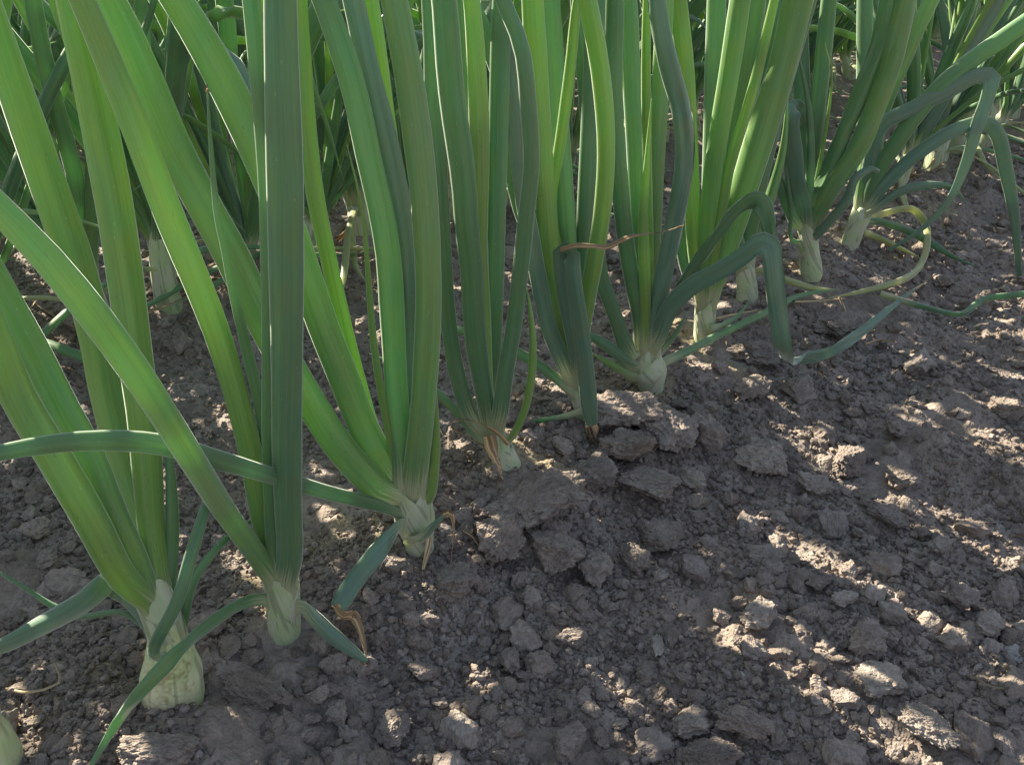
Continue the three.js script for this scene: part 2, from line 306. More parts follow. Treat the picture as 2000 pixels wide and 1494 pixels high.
{
  const kinds = []; for (let i = 0; i < 8; i++) kinds.push(scaledUV(clodGeo(300 + i, 3, 0.75, 1.3, 7), 0.05, i * 0.17));
  seed(99);
  const per = kinds.map(() => []), total = 150000;
  for (let k = 0; k < total; k++) {
    let x, z; const u = R();
    if (u < 0.80) { const px = rr(-250, 2250), py = 1620 - 1300 * Math.pow(R(), 0.85), d = ray(px, py), t = EYE / -d.y; x = d.x * t; z = d.z * t; }
    else { const dd = 0.8 + 3.4 * R(), a = rr(-0.7, 0.7); x = dd * Math.sin(a); z = -dd * Math.cos(a); }
    const dist = Math.hypot(x, z), s = lerp(0.0011, 0.0075, Math.pow(R(), 6)) * (1 + 0.55 * Math.max(0, dist - 0.8));
    if (noise(x * 9, z * 9, 40) < -0.28 + 0.3 * R() - 0.15) continue;
    per[k % 8].push([x, z, s]);
  }
  const m4 = new THREE.Matrix4(), q = new THREE.Quaternion(), e = new THREE.Euler(), c = new THREE.Color();
  kinds.forEach((g, i) => {
    const im = new THREE.InstancedMesh(g, clodMat[0], per[i].length);
    im.name = numbered('soil_crumbs'); im.castShadow = im.receiveShadow = true;
    per[i].forEach(([x, z, s], k) => {
      q.setFromEuler(e.set(rr(0, 6.28), rr(0, 6.28), rr(0, 6.28)));
      m4.compose(V(x, height(x, z) + s * 0.12, z), q, V(s * rr(0.8, 1.3), s, s * rr(0.7, 1.1))); im.setMatrixAt(k, m4);
      const b = 0.92 + 0.2 * R(), w = rr(-0.03, 0.03); im.setColorAt(k, c.setRGB(b * (1 + w), b, b * (1 - w)));
    });
    im.userData.kind = 'stuff'; im.userData.label = 'fine loose soil crumbs strewn over the field';
    scene.add(im);
  });
}

// ---------------------------------------------------------------- leaves
// a hollow leaf: a flattened tube along pts, width w (m) at its broadest; face = the way its flat side looks
function leafGeo(pts, w, o = {}) {
  const { face = V(0, 0, 1), seg = 30, rad = 12, aspect = 0.42, taper = 0.42, base = 0.62, tipW = 0.06, wrinkle = 0, k = 1, cut = false } = o;
  const curve = new THREE.CatmullRomCurve3(pts, false, 'centripetal'), len = curve.getLength();
  const P = curve.getSpacedPoints(seg), pos = [], uv = [], idx = [], keel = 1.57 + 1.1 * Math.sin(k * 2.7), T = V(), W = V(), Nn = V(), v = V(), Tn = V();
  for (let i = 0; i <= seg; i++) {
    const s = i / seg, a = P[Math.max(0, i - 1)], b = P[Math.min(seg, i + 1)];
    T.subVectors(b, a).normalize();
    let bend = 0; { const q = Math.max(2, Math.round(seg * 0.012 / len)), e0 = P[Math.max(0, i - q)], e1 = P[Math.min(seg, i + q)]; if (i > 2 && i < seg - 2) { v.subVectors(P[i], e0).normalize(); Tn.subVectors(e1, P[i]).normalize(); bend = smooth(0.35, 1.1, v.angleTo(Tn)); } }
    W.crossVectors(T, face); if (W.lengthSq() < 0.02) W.crossVectors(T, V(0.3, 0.2, 1)); W.normalize(); Nn.crossVectors(W, T).normalize();
    const tw = 0.5 * noise(s * 1.6 + k * 3.1, k * 1.7) * 2 + (o.twist || 0) * s, ct = Math.cos(tw), st = Math.sin(tw);
    const Wx = W.clone().multiplyScalar(ct).addScaledVector(Nn, st), Nx = Nn.clone().multiplyScalar(ct).addScaledVector(W, -st);
    let prof = lerp(base, 1, smooth(0, 0.22, s)) * (cut ? 1 - 0.12 * smooth(0.9, 1, s) : lerp(1, tipW, Math.pow(clamp((s - (1 - taper)) / taper, 0, 1), 1.5)));
    prof *= 1 + 0.07 * noise(s * 5 + k, k * 2.3) + 0.04 * noise(s * 13 + k, k);
    const hw = w / 2 * prof * (1 + 0.22 * bend), ht = w / 2 * prof * lerp(aspect, 0.8, smooth(0.25, 0, s) * 0.5) * (1 - 0.8 * bend);
    for (let j = 0; j <= rad; j++) {
      const th = (j / rad) * Math.PI * 2, c = Math.cos(th), n = Math.sin(th);
      const ex = Math.sign(c) * Math.pow(Math.abs(c), 0.97), ey = Math.sign(n) * Math.pow(Math.abs(n), 0.92);
      const dk = Math.atan2(Math.sin(th - keel), Math.cos(th - keel)), rib = 1 + 0.07 * noise(c * 2 + k * 5, n * 2, s * 1.5) + 0.16 * Math.exp(-((dk / 0.22) ** 2));
      let wr = 0; if (wrinkle) wr = wrinkle * w * noise(c * 1.5 + k, n * 1.5, s * 14);
      v.copy(P[i]).addScaledVector(Wx, ex * hw * (1 + wr * 3)).addScaledVector(Nx, ey * ht * rib + wr);
      pos.push(v.x, v.y, v.z); uv.push(j / rad + k * 0.13, 0.005 + s * len / 0.8);
    }
  }
  const R1 = rad + 1;
  for (let i = 0; i < seg; i++) for (let j = 0; j < rad; j++) { const a = i * R1 + j, b = a + 1, c = a + R1, d = c + 1; idx.push(a, b, c, b, d, c); }
  for (const i of [0, seg]) {                                            // closed ends
    const c = pos.length / 3; pos.push(P[i].x, P[i].y, P[i].z); uv.push(0.5, i ? len / 0.8 : 0.005);
    for (let j = 0; j < rad; j++) i ? idx.push(i * R1 + j, i * R1 + j + 1, c) : idx.push(j + 1, j, c);
  }
  return finish(pos, uv, idx, seg, rad);
}
function finish(pos, uv, idx, seg, rad) {
  const g = new THREE.BufferGeometry();
  g.setAttribute('position', new THREE.Float32BufferAttribute(pos, 3)); g.setAttribute('uv', new THREE.Float32BufferAttribute(uv, 2)); g.setIndex(idx);
  g.computeVertexNormals();
  const n = g.attributes.normal, a = V(), b = V(), R1 = rad + 1;
  for (let i = 0; i <= seg; i++) { a.fromBufferAttribute(n, i * R1).add(b.fromBufferAttribute(n, i * R1 + rad)).normalize(); n.setXYZ(i * R1, a.x, a.y, a.z); n.setXYZ(i * R1 + rad, a.x, a.y, a.z); }
  return g;
}
// a round stem: neck, bulb or sheath; radii at fractions of its length; rim(th) cuts the top edge at a slant
function stemGeo(pts, radii, o = {}) {
  const { seg = 22, rad = 20, k = 1, from = 0, to = 1, slant = 0, dir = 0, grow = 1 } = o, curve = new THREE.CatmullRomCurve3(pts, false, 'centripetal'), len = curve.getLength();
  const pos = [], uv = [], idx = [], T = V(), X = V(), Y = V(), p = V(), v = V();
  const rAt = (t) => { const x = clamp(t, 0, 1) * (radii.length - 1), i = Math.min(radii.length - 2, Math.floor(x)), f = x - i, s = f * f * (3 - 2 * f); return lerp(radii[i], radii[i + 1], lerp(f, s, 0.6)); };
  for (let i = 0; i <= seg; i++) for (let j = 0; j <= rad; j++) {
    const th = (j / rad) * Math.PI * 2, t = clamp(from + (to + slant * Math.cos(th - dir) - from) * (i / seg), 0, 1);
    curve.getPointAt(t, p); curve.getTangentAt(t, T); X.crossVectors(T, V(0, 0, 1)).normalize(); Y.crossVectors(X, T).normalize();
    const r = rAt(t) * grow * (1 + 0.05 * Math.cos(2 * th + k + t * 3) + 0.03 * noise(Math.cos(th) * 2 + k, Math.sin(th) * 2, t * 4)) * (o.flare ? 1 + o.flare * Math.pow(i / seg, 3) : 1);
    v.copy(p).addScaledVector(X, Math.cos(th) * r).addScaledVector(Y, Math.sin(th) * r);
    pos.push(v.x, v.y, v.z); uv.push(j / rad + (o.skew || 0) * i / seg, t * len / 0.09 + k * 0.3);
  }
  const R1 = rad + 1;
  for (let i = 0; i < seg; i++) for (let j = 0; j < rad; j++) { const a = i * R1 + j, b = a + 1, c = a + R1, d = c + 1; idx.push(a, b, c, b, d, c); }
  if (o.cap) { const c = pos.length / 3; curve.getPointAt(clamp(to, 0, 1), p); pos.push(p.x, p.y, p.z); uv.push(0.5, 0.5); for (let j = 0; j < rad; j++) idx.push(seg * R1 + j, seg * R1 + j + 1, c); }
  return finish(pos, uv, idx, seg, rad);
}
// a flat dried ribbon, curled and thin but with two faces
function dryGeo(pts, w, k) { return leafGeo(pts, w, { seg: 22, rad: 8, aspect: 0.16, taper: 0.5, base: 0.9, tipW: 0.2, wrinkle: 0.18, twist: 2.2, k }); }
const toLocal = (g, b) => g.translate(-b.x, -b.y, -b.z);

// ---------------------------------------------------------------- the first row, plant by plant
// base = pixel where the stem enters the soil, top = pixel of the neck's top; rb, rt = half widths in pixels
// leaf = { p: [[px, py, cm towards the camera], ... or [px, py, 0, cm above the soil]], w: width in pixels, ext: metres beyond the frame, ... }
let plantNo = 0;
function onion(def) {
  const b = onGround(...def.base), u = perPx(b), root = new THREE.Group();
  root.name = numbered('onion_plant'); root.position.copy(b); scene.add(root);
  tag(root, def.label, 'onion plant', 'onions of the first row');
  const P = (q) => q.length > 3 ? onGround(q[0], q[1], q[3] / 100) : at(q[0], q[1], b.z + (q[2] || 0) / 100);
  const top = at(def.top[0], def.top[1], b.z + (def.topz || 0) / 100), low = b.clone().add(V(0, -0.018, 0)).addScaledVector(b.clone().sub(top).setY(0), 0.2);
  const mid = def.mid ? at(def.mid[0], def.mid[1], b.z) : b.clone().lerp(top, 0.55);
  const axis = [low, b, mid, top], rb = def.rb * u * 0.84, rt = def.rt * u * 0.86, rm = def.rm ? def.rm * u * 0.84 : lerp(rb, rt, 0.7);
  plantNo++;
  if (def.bulb) {
    const B = def.bulb * u;
    mesh('bulb', toLocal(stemGeo(axis, [B * 0.82, B * 1.0, B * 1.02, B * 0.8, rm * 0.98, rm * 0.8, rm * 0.7], { k: plantNo, seg: 30, rad: 32, to: 0.72 }), b), M.bulb, root);
  }
  const neck = mesh('neck', toLocal(stemGeo(axis, [rb * 0.95, rb, rm, rt * 0.95, rt * 0.5], { k: plantNo, cap: true }), b), M.neck, root);
  for (let i = 0; i < 3; i++) {
    const dir = i * 2.5 + plantNo;
    mesh('sheath', toLocal(stemGeo(axis, [rb, rb * 1.02, rm, rt, rt * 0.95], { k: plantNo + i * 2, from: 0.12 + i * 0.12, to: 0.58 + i * 0.10, slant: 0.2, dir, grow: 1.035 + 0.03 * (2 - i), flare: 0, seg: 16, rad: 26, skew: 0.18 * (i % 2 ? 1 : -1) }), b), M.neck, neck);
  }
  const far = def.back ? def.back.map(([x0, dz, w, m], i) => ({ p: [[lerp(def.top[0], x0, 0.16), def.top[1] - 60, -1.2 + dz * 0.15], [lerp(def.top[0], x0, 0.45), lerp(def.top[1], 0, 0.45), dz * 0.5], [lerp(def.top[0], x0, 0.75), lerp(def.top[1], 0, 0.75), dz * 0.8], [x0, 0, dz]], w, ext: 0.16, m })) : [];
  [...def.leaves, ...far].forEach((L, i) => {
    const pts = L.p.map(P);
    if (!L.free) {
      const t0 = L.low ?? 0.8, ax = new THREE.CatmullRomCurve3([b, mid, top]), out = pts[0].clone().sub(ax.getPoint(1)).setY(0); out.normalize();
      pts.unshift(ax.getPoint(clamp(t0 - 0.38, 0.05, 1)).addScaledVector(out, rt * 0.25), ax.getPoint(clamp(t0, 0.1, 1)).addScaledVector(out, rt * 0.42));
    }
    const mm = pts[Math.floor(pts.length * 0.55)], w = L.w * perPx(mm) * 0.87;
    if (L.ext) {
      const n = pts.length, t = pts[n - 1].clone().sub(pts[n - 2]).normalize();
      const out = V(t.x, 0, t.z).add(V(Math.sin(i * 2.1 + plantNo) * 0.25, 0, Math.cos(i * 1.7) * 0.25));
      pts.push(pts[n - 1].clone().addScaledVector(t, L.ext * 0.7).addScaledVector(out, 0.02), pts[n - 1].clone().addScaledVector(t, L.ext * 1.2).addScaledVector(out, 0.07).add(V(0, -0.012, 0)));
    }
    const toEye = V(-mm.x, 0.12, -mm.z).normalize().add(V(Math.sin(i * 3.3 + plantNo) * 0.3, 0, 0)).normalize();
    const g = leafGeo(pts, w, { face: L.face || toEye, seg: L.seg || 34, rad: 14, aspect: L.a ?? 0.74, taper: L.t ?? 0.45, base: L.base ?? clamp(rt * 1.5 / w, 0.5, 1.15), tipW: L.tip ?? 0.06, wrinkle: L.wr || 0, k: plantNo * 1.3 + i * 0.77, cut: L.cut, twist: L.tw || 0 });
    const leaf = mesh('leaf', toLocal(g, b), L.m === 'b' ? M.blue : L.m === 'y' ? M.yellow : M.leaf[L.m ?? (i * 7 + plantNo) % 4], root);
    if (L.say) leaf.userData.label = L.say;
    if (L.dry) { const d = mesh('dry_tip', toLocal(dryGeo(L.dry.p.map(P), L.dry.w * u, i + plantNo), b), M.dry, leaf); d.userData.label = 'withered brown tip of the leaf'; }
  });
  for (const d of def.dry || []) { const o = mesh('dry_leaf', toLocal(dryGeo(d.p.map(P), d.w * u, plantNo + 0.4), b), M.dry, root); o.userData.label = 'shrivelled brown dead leaf'; }
  return root;
}

onion({ label: 'cut off onion with a pale bulb in the bottom corner', base: [-14, 1500], top: [-40, 1330], rb: 40, rt: 26, bulb: 50, leaves: [
  { p: [[-70, 1200, 0], [-160, 1000, 0], [-260, 800, 0]], w: 70, ext: 0.2 }, { p: [[-90, 1230, 2], [-220, 1100, 4], [-400, 960, 6]], w: 70, ext: 0.18 }, { p: [[-45, 1200, -2], [-110, 980, -4], [-170, 760, -5]], w: 60, ext: 0.2 }] });

onion({ label: 'onion with a swollen white bulb and leaves leaning over the picture edge', base: [338, 1352], mid: [325, 1240], top: [288, 1120], topz: -1, rb: 40, rm: 42, rt: 36, bulb: 58, leaves: [
  { p: [[240, 1130, 0.5], [168, 1000, 0.5], [90, 868, 0], [35, 777, -0.5], [-10, 670, -1]], w: 72, ext: 0.16, m: 2 },
  { p: [[255, 1090, -0.5], [210, 998, -1], [165, 882, -2], [115, 790, -3], [68, 700, -4], [20, 615, -5], [-40, 510, -6]], w: 80, ext: 0.12, m: 0 },
  { p: [[296, 1050, -2], [288, 940, -3], [280, 820, -4], [262, 690, -5], [243, 540, -6], [222, 400, -7], [186, 210, -8], [142, 0, -9]], w: 76, ext: 0.14, m: 2 },
  { p: [[285, 1060, -3], [262, 960, -5], [232, 860, -6.5], [206, 760, -8], [185, 650, -9], [150, 520, -10], [100, 380, -11]], w: 74, ext: 0.22, m: 2 },
  { p: [[322, 1180, -1], [333, 1100, -2], [335, 980, -3], [328, 880, -4], [318, 800, -5]], w: 32, m: 1 },
  { p: [[300, 1268, 2.4], [345, 1175, 2.2], [375, 1075, 1], [402, 985, -1], [425, 890, -4]], w: 29, low: 0.3, base: 1, m: 3, t: 0.3 },
  { p: [[357, 1220, -1], [382, 1125, -1.5], [415, 1080, -2.5], [452, 1043, -4], [520, 1000, -7]], w: 21, low: 0.3, m: 1 },
  { p: [[230, 1140, -1.5], [150, 1183, 2], [60, 1232, 6], [0, 1262, 8], [-90, 1290, 10]], w: 60, low: 0.5, m: 'b', base: 0.5, tip: 0.3 },
  { p: [[243, 1198, -1], [160, 1203, -1.5], [100, 1182, -2], [50, 1150, -2.5], [0, 1120, -3], [-70, 1080, -4]], w: 15, low: 0.4, m: 3 },
  ] });

onion({ label: 'tall onion with one broad upright leaf and a fallen leaf across the bulb', base: [556, 1234], top: [548, 1110], rb: 33, rt: 34, leaves: [
  { p: [[566, 1080, 1], [562, 980, 1.2], [560, 850, 1.4], [560, 700, 1.2], [559, 550, 1], [556, 350, 0.8], [551, 170, 0.4], [547, 0, 0]], w: 72, ext: 0.15, m: 3, base: 0.9, tw: 0.3 },
  { p: [[537, 1060, 0.6], [530, 900, 0.5], [530, 700, 0], [529, 520, -0.2], [522, 330, -0.6], [506, 150, -1], [490, 0, -1.4]], w: 44, ext: 0.12, m: 1 },
  { p: [[505, 1090, 1], [440, 1000, 3.5], [370, 890, 7.5], [270, 735, 10.5], [180, 612, 11.5], [90, 503, 12], [0, 410, 12], [-80, 330, 12]], w: 70, ext: 0.08, m: 0 },
  { p: [[527, 1070, 0], [510, 1000, 0], [492, 900, -0.4], [462, 777, -0.8], [425, 655, -1], [388, 560, -1.2], [350, 470, -1.5], [310, 370, -1.6], [265, 250, -1.8], [215, 130, -2], [160, 0, -2.2]], w: 60, ext: 0.14, m: 2, tw: -0.4 },
  { p: [[530, 1000, -1], [521, 865, -1], [504, 777, -1], [483, 690, -1], [455, 570, -0.5], [437, 480, -0.2], [425, 430, 0], [416, 350, 0], [408, 245, 0.2], [404, 175, 0.4]], w: 36, m: 1, t: 0.8, tip: 0.1, dry: { p: [[404, 180, 0.4], [405, 172, 0.4], [403, 164, 0.4]], w: 6 } },
  { p: [[523, 1172, 0.6], [490, 1173, 1], [455, 1187, 2.5], [385, 1237, 6], [332, 1289, 9], [273, 1352, 10], [228, 1411, 0, 2.4], [180, 1490, 0, 1.6], [140, 1570, 0, 1.2]], w: 33, low: 0.2, m: 1, t: 0.35, base: 0.8, a: 0.6, say: 'pale green leaf fallen across the bulb' },
  { p: [[588, 1186, 0.5], [612, 1205, 0, 2.6], [640, 1233, 0, 1.9], [690, 1273, 0, 1.2], [716, 1292, 0, 0.9]], w: 36, low: 0.3, m: 'b', t: 0.3, tip: 0.35, base: 0.7, dry: { p: [[712, 1288, 0, 0.9], [722, 1302, 0, 0.7]], w: 12 } },
  ] });

onion({ label: 'large many leaved onion with a wide striped neck and dangling dry tip', base: [818, 1058], mid: [805, 985], top: [795, 925], rb: 30, rm: 42, rt: 40, leaves: [
  { p: [[760, 972, 0.8], [720, 936, 1], [665, 875, 1.2], [608, 790, 1.2], [548, 690, 1], [500, 600, 0.8], [450, 495, 0.4], [392, 390, 0], [335, 280, -0.4], [278, 140, -0.8], [215, 0, -1]], w: 76, ext: 0.1, m: 0 },
  { p: [[768, 930, 0], [717, 850, 0], [672, 740, 0], [632, 640, -0.3], [590, 520, -0.6], [545, 395, -1], [490, 268, -1.4], [425, 135, -1.8], [345, 0, -2]], w: 74, ext: 0.12, m: 0 },
  { p: [[775, 940, -1], [742, 880, -1.4], [702, 750, -1.8], [668, 620, -2], [640, 500, -2.2], [615, 380, -2.4], [600, 250, -2.6], [592, 100, -2.8], [588, 0, -3]], w: 38, ext: 0.08, m: 2 },
  { p: [[788, 900, 0.2], [774, 760, 0.2], [766, 620, 0], [758, 500, 0], [745, 420, -0.2], [720, 310, -0.5], [690, 170, -0.8], [640, 20, -1.2], [620, -30, -1.2]], w: 58, ext: 0.12, m: 1 },
  { p: [[800, 900, -0.6], [802, 780, -0.8], [800, 655, -1], [795, 530, -1], [783, 420, -1.2], [755, 280, -1.4], [720, 140, -1.8], [690, 0, -2.2]], w: 52, ext: 0.12, m: 'b' },
  { p: [[814, 900, 0.8], [826, 790, 1], [836, 620, 1], [835, 500, 0.9], [825, 350, 0.6], [810, 230, 0.2], [795, 130, 0], [770, 0, -0.4]], w: 62, ext: 0.14, m: 0 },
  { p: [[805, 890, -1.6], [792, 740, -2], [775, 560, -2.4], [768, 380, -2.8], [745, 200, -3], [720, 0, -3.2]], w: 48, ext: 0.12, m: 2 },
  { p: [[838, 975, 0.4], [849, 900, 0.3], [850, 800, 0], [845, 720, -0.4]], w: 24, m: 2, low: 0.5 },
  { p: [[765, 870, 0.4], [738, 730, 0.6], [728, 655, 0.6], [717, 515, 0.6], [711, 440, 0.6], [700, 375, 0.6], [676, 278, 0.6]], w: 24, m: 2, t: 0.9, tip: 0.08 },
  { p: [[770, 995, 1], [700, 977, 2], [640, 962, 4], [540, 932, 8], [430, 900, 11.5], [300, 866, 14], [150, 862, 16.5], [0, 884, 18.5], [-120, 915, 20]], w: 44, low: 0.3, m: 3, base: 1, t: 0.25, tip: 0.5, say: 'long leaf arching flat in front of the neighbouring stems' },
  { p: [[790, 1022, 1], [737, 1079, 0, 4.0], [692, 1135, 0, 3.0], [660, 1186, 0, 2.6]], w: 42, low: 0.2, m: 'b', cut: true, base: 0.7, a: 0.3, dry: { p: [[655, 1180, 0, 2.8], [668, 1200, 0, 2.2], [692, 1203, 0, 1.4], [708, 1245, 0, 1.0], [718, 1300, 0, 0.7]], w: 16 } },
  { p: [[802, 1056, 1.4], [822, 1050, 1.8], [846, 1027, 2], [866, 1006, 2]], w: 30, low: 0.15, m: 'b', t: 0.7, tip: 0.3, dry: { p: [[852, 1020, 2], [868, 1005, 2], [881, 1003, 2], [886, 1022, 2], [884, 1062, 2.2], [880, 1102, 2.4]], w: 11 } },
  ] });

onion({ label: 'slim onion with a peeling yellow sheath and curled brown leaf', base: [988, 908], top: [958, 825], rb: 31, rt: 24, back: [[900, -6, 46, 1], [980, -7, 44, 3]], leaves: [
  { p: [[945, 770, 0.6], [928, 655, 0.8], [920, 515, 0.8], [912, 450, 0.8], [905, 350, 0.6], [881, 175, 0.2], [867, 0, 0]], w: 56, ext: 0.18, m: 3 },
  { p: [[948, 760, -1], [940, 600, -2], [933, 480, -2.4], [937, 330, -2.6], [933, 175, -2.8], [923, 20, -3], [915, -40, -3]], w: 44, ext: 0.1, m: 2 },
  { p: [[978, 800, 1], [986, 735, 1.2], [1003, 640, 1.4], [1018, 515, 1.6], [1028, 420, 1.8], [1038, 315, 2], [1032, 210, 2], [1018, 90, 2], [982, 0, 1.6], [960, -60, 1.4]], w: 40, ext: 0.08, m: 3 },
  { p: [[928, 828, 0], [895, 740, -0.5], [875, 620, -1], [865, 480, -1.4], [855, 330, -2], [846, 200, -2.4], [840, 60, -2.8]], w: 38, ext: 0.1, m: 3 },
  { p: [[940, 862, 0.4], [895, 808, -0.5], [850, 765, -1.6], [790, 720, -3], [720, 690, -5]], w: 21, low: 0.4, m: 1 },
  { p: [[1002, 850, 1], [1028, 790, 1.4], [1041, 690, 1.4], [1033, 590, 1], [1015, 520, 0.4]], w: 18, low: 0.45, m: 2 },
  ], dry: [{ p: [[992, 868, 2.2], [970, 845, 2.4], [940, 828, 2.4], [905, 819, 2], [882, 824, 1.6], [886, 838, 1.2], [915, 855, 1], [948, 872, 1.2]], w: 9 }, { p: [[955, 850, 1.8], [962, 880, 2.2], [974, 910, 2.4], [982, 940, 2.2]], w: 26 }] });

onion({ label: 'onion behind a hanging broken leaf with a frayed dry end', base: [1142, 805], top: [1128, 740], rb: 20, rt: 22, back: [[1075, -6, 44, 1], [1165, -7, 42, 3]], leaves: [
  { p: [[1112, 735, 0.4], [1092, 690, 0.4], [1072, 640, 0.4], [1055, 560, 0.2], [1040, 480, 0], [1022, 380, -0.2], [1008, 240, -0.4], [990, 110, -0.6], [957, 16, -0.8], [950, 14, -2], [935, 70, -4]], w: 40, m: 'b', t: 0.2, tip: 0.4, a: 0.3 },
  { p: [[1120, 720, -0.6], [1100, 640, -1], [1080, 540, -1.2], [1070, 460, -1.4], [1063, 350, -1.6], [1053, 210, -2], [1040, 0, -2.4]], w: 46, ext: 0.16, m: 2 },
  { p: [[1108, 700, -1], [1075, 590, -1.4], [1042, 480, -1.2], [1010, 380, -1], [998, 280, -0.8], [985, 175, -0.6], [957, 90, -0.6], [916, 0, -0.6]], w: 38, ext: 0.12, m: 3 },
  { p: [[1134, 680, 0], [1146, 590, 0.4], [1163, 500, 0.8], [1178, 400, 1], [1184, 280, 1], [1173, 140, 0.8], [1147, 0, 0.4]], w: 40, ext: 0.16, m: 2 },
  { p: [[1112, 640, -1.8], [1096, 500, -2.4], [1082, 380, -3], [1100, 240, -3], [1115, 120, -3.2], [1128, 0, -3.4]], w: 26, ext: 0.1, m: 2 },
  { p: [[1128, 700, 1], [1108, 590, 1.6], [1098, 510, 2.2], [1104, 487, 2.6], [1115, 496, 3.2], [1121, 550, 3.6], [1131, 620, 3.6], [1143, 710, 3.4], [1152, 800, 3], [1158, 842, 2.8]], w: 42, m: 'b', t: 0.1, tip: 0.55, a: 0.34, seg: 44, dry: { p: [[1155, 830, 3], [1160, 850, 3], [1163, 872, 2.6]], w: 26 }, say: 'bluish broken leaf hanging straight down' },
  { p: [[1119, 767, 0.4], [1070, 726, 0], [1017, 692, -0.6], [955, 662, -1.4], [880, 640, -3], [800, 620, -5]], w: 23, low: 0.4, m: 1 },
  { p: [[1136, 802, 1], [1087, 816, 1.4], [1035, 823, 1.4], [990, 820, 0.8]], w: 14, low: 0.2, m: 1 },
  ], dry: [{ p: [[1095, 488, 3.2], [1120, 480, 3.6], [1157, 480, 3.8], [1185, 483, 3.8], [1227, 463, 3.6], [1297, 452, 3.2], [1337, 440, 3]], w: 9 }] });

onion({ label: 'onion with a fat wrapped neck and two long folded leaves', base: [1272, 748], top: [1262, 665], rb: 27, rm: 36, rt: 27, back: [[1225, -6, 42, 1], [1300, -7, 42, 0]], leaves: [
  { p: [[1238, 697, 0.2], [1196, 602, 0.4], [1172, 530, 0.4], [1163, 420, 0.2], [1152, 280, 0], [1140, 120, -0.2], [1128, 0, -0.4]], w: 33, ext: 0.14, m: 3 },
  { p: [[1255, 640, 0], [1238, 560, 0], [1224, 480, -0.2], [1210, 350, -0.4], [1198, 175, -0.8], [1201, 0, -1.2]], w: 40, ext: 0.16, m: 3 },
  { p: [[1262, 620, 0.6], [1259, 520, 0.8], [1257, 420, 0.8], [1265, 300, 0.8], [1273, 192, 0.8]], w: 27, m: 2, t: 0.6, tip: 0.08 },
  { p: [[1266, 620, -0.6], [1268, 480, -1], [1264, 300, -1.4], [1262, 150, -1.6], [1264, 0, -1.8]], w: 21, ext: 0.1, m: 2 },
  { p: [[1280, 620, 0.4], [1300, 520, 0.6], [1320, 420, 0.8], [1339, 310, 0.8], [1332, 225, 0.8], [1308, 130, 0.6], [1290, 50, 0.4], [1284, 0, 0.2]], w: 44, ext: 0.12, m: 'b', wr: 0.3, tw: 1.2 },
  { p: [[1286, 655, 1], [1312, 598, 2], [1350, 560, 3], [1400, 532, 4], [1452, 500, 5], [1484, 476, 5.6], [1503, 482, 6], [1511, 530, 6.4], [1520, 605, 6.6], [1531, 676, 6.6], [1556, 700, 0, 1.8], [1620, 688, 0, 1.6], [1680, 650, 0, 1.5], [1740, 602, 0, 1.2], [1790, 562, 0, 0.9]], w: 44, m: 'b', seg: 130, a: 0.15, wr: 0.14, t: 0.4, tip: 0.12, say: 'long leaf folded over and trailing along the soil', dry: { p: [[1780, 570, 0, 0.9], [1812, 548, 0, 0.8]], w: 7 } },
  { p: [[1292, 645, -0.5], [1345, 540, 0.5], [1400, 458, 1.5], [1448, 404, 2.2], [1478, 391, 2.6], [1494, 408, 3], [1504, 455, 3.2], [1522, 520, 3.2], [1530, 570, 3]], w: 36, m: 3, seg: 90, a: 0.16, t: 0.3, tip: 0.3, wr: 0.2 },
  { p: [[1240, 715, 0.6], [1196, 683, 0.6], [1154, 656, 0.4], [1110, 640, 0]], w: 27, low: 0.45, m: 3 },
  { p: [[1246, 738, 0.8], [1200, 715, 0.8], [1157, 690, 0.8]], w: 21, low: 0.25, m: 2 },
  { p: [[1288, 714, 0, 1.6], [1340, 688, 0, 1.5], [1400, 656, 0, 1.4], [1500, 609, 0, 1.2], [1562, 578, 0, 1.0], [1640, 564, 0, 0.8]], w: 18, low: 0.2, m: 1, t: 0.3 },
  { p: [[1290, 690, -0.6], [1325, 645, -1], [1345, 605, -1.4]], w: 13, low: 0.35, m: 1 },
  ] });

onion({ label: 'onion with a ribbed pale neck behind the folded leaves', base: [1375, 655], top: [1382, 570], rb: 21, rt: 22, back: [[1400, -6, 42, 1], [1500, -7, 44, 3]], leaves: [
  { p: [[1368, 560, 0], [1358, 480, 0], [1352, 380, 0], [1346, 260, 0], [1338, 130, 0], [1325, 0, 0]], w: 38, ext: 0.16, m: 2 },
  { p: [[1380, 530, 0.5], [1386, 420, 0.6], [1400, 290, 0.6], [1425, 140, 0.4], [1446, 0, 0.2]], w: 44, ext: 0.18, m: 0 },
  { p: [[1394, 510, 1], [1412, 400, 1.2], [1432, 300, 1.2], [1462, 205, 1.2], [1490, 100, 1], [1513, 0, 0.8]], w: 23, ext: 0.1, m: 2 },
  { p: [[1400, 545, 0.4], [1428, 450, 0.6], [1456, 360, 0.7], [1492, 245, 0.6], [1528, 130, 0.4], [1560, 0, 0]], w: 62, ext: 0.18, m: 0, wr: 0.08 },
  { p: [[1394, 530, -1], [1418, 400, -1.4], [1445, 260, -1.8], [1462, 120, -2], [1476, 0, -2.2]], w: 46, ext: 0.16, m: 1 },
  { p: [[1366, 580, -0.6], [1340, 520, -1.4], [1325, 430, -2], [1318, 330, -2.6]], w: 28, m: 3 },
  { p: [[1392, 640, 0, 2], [1440, 618, 0, 1.8], [1465, 585, 0, 2.4]], w: 12, low: 0.25, m: 1 },
  ] });
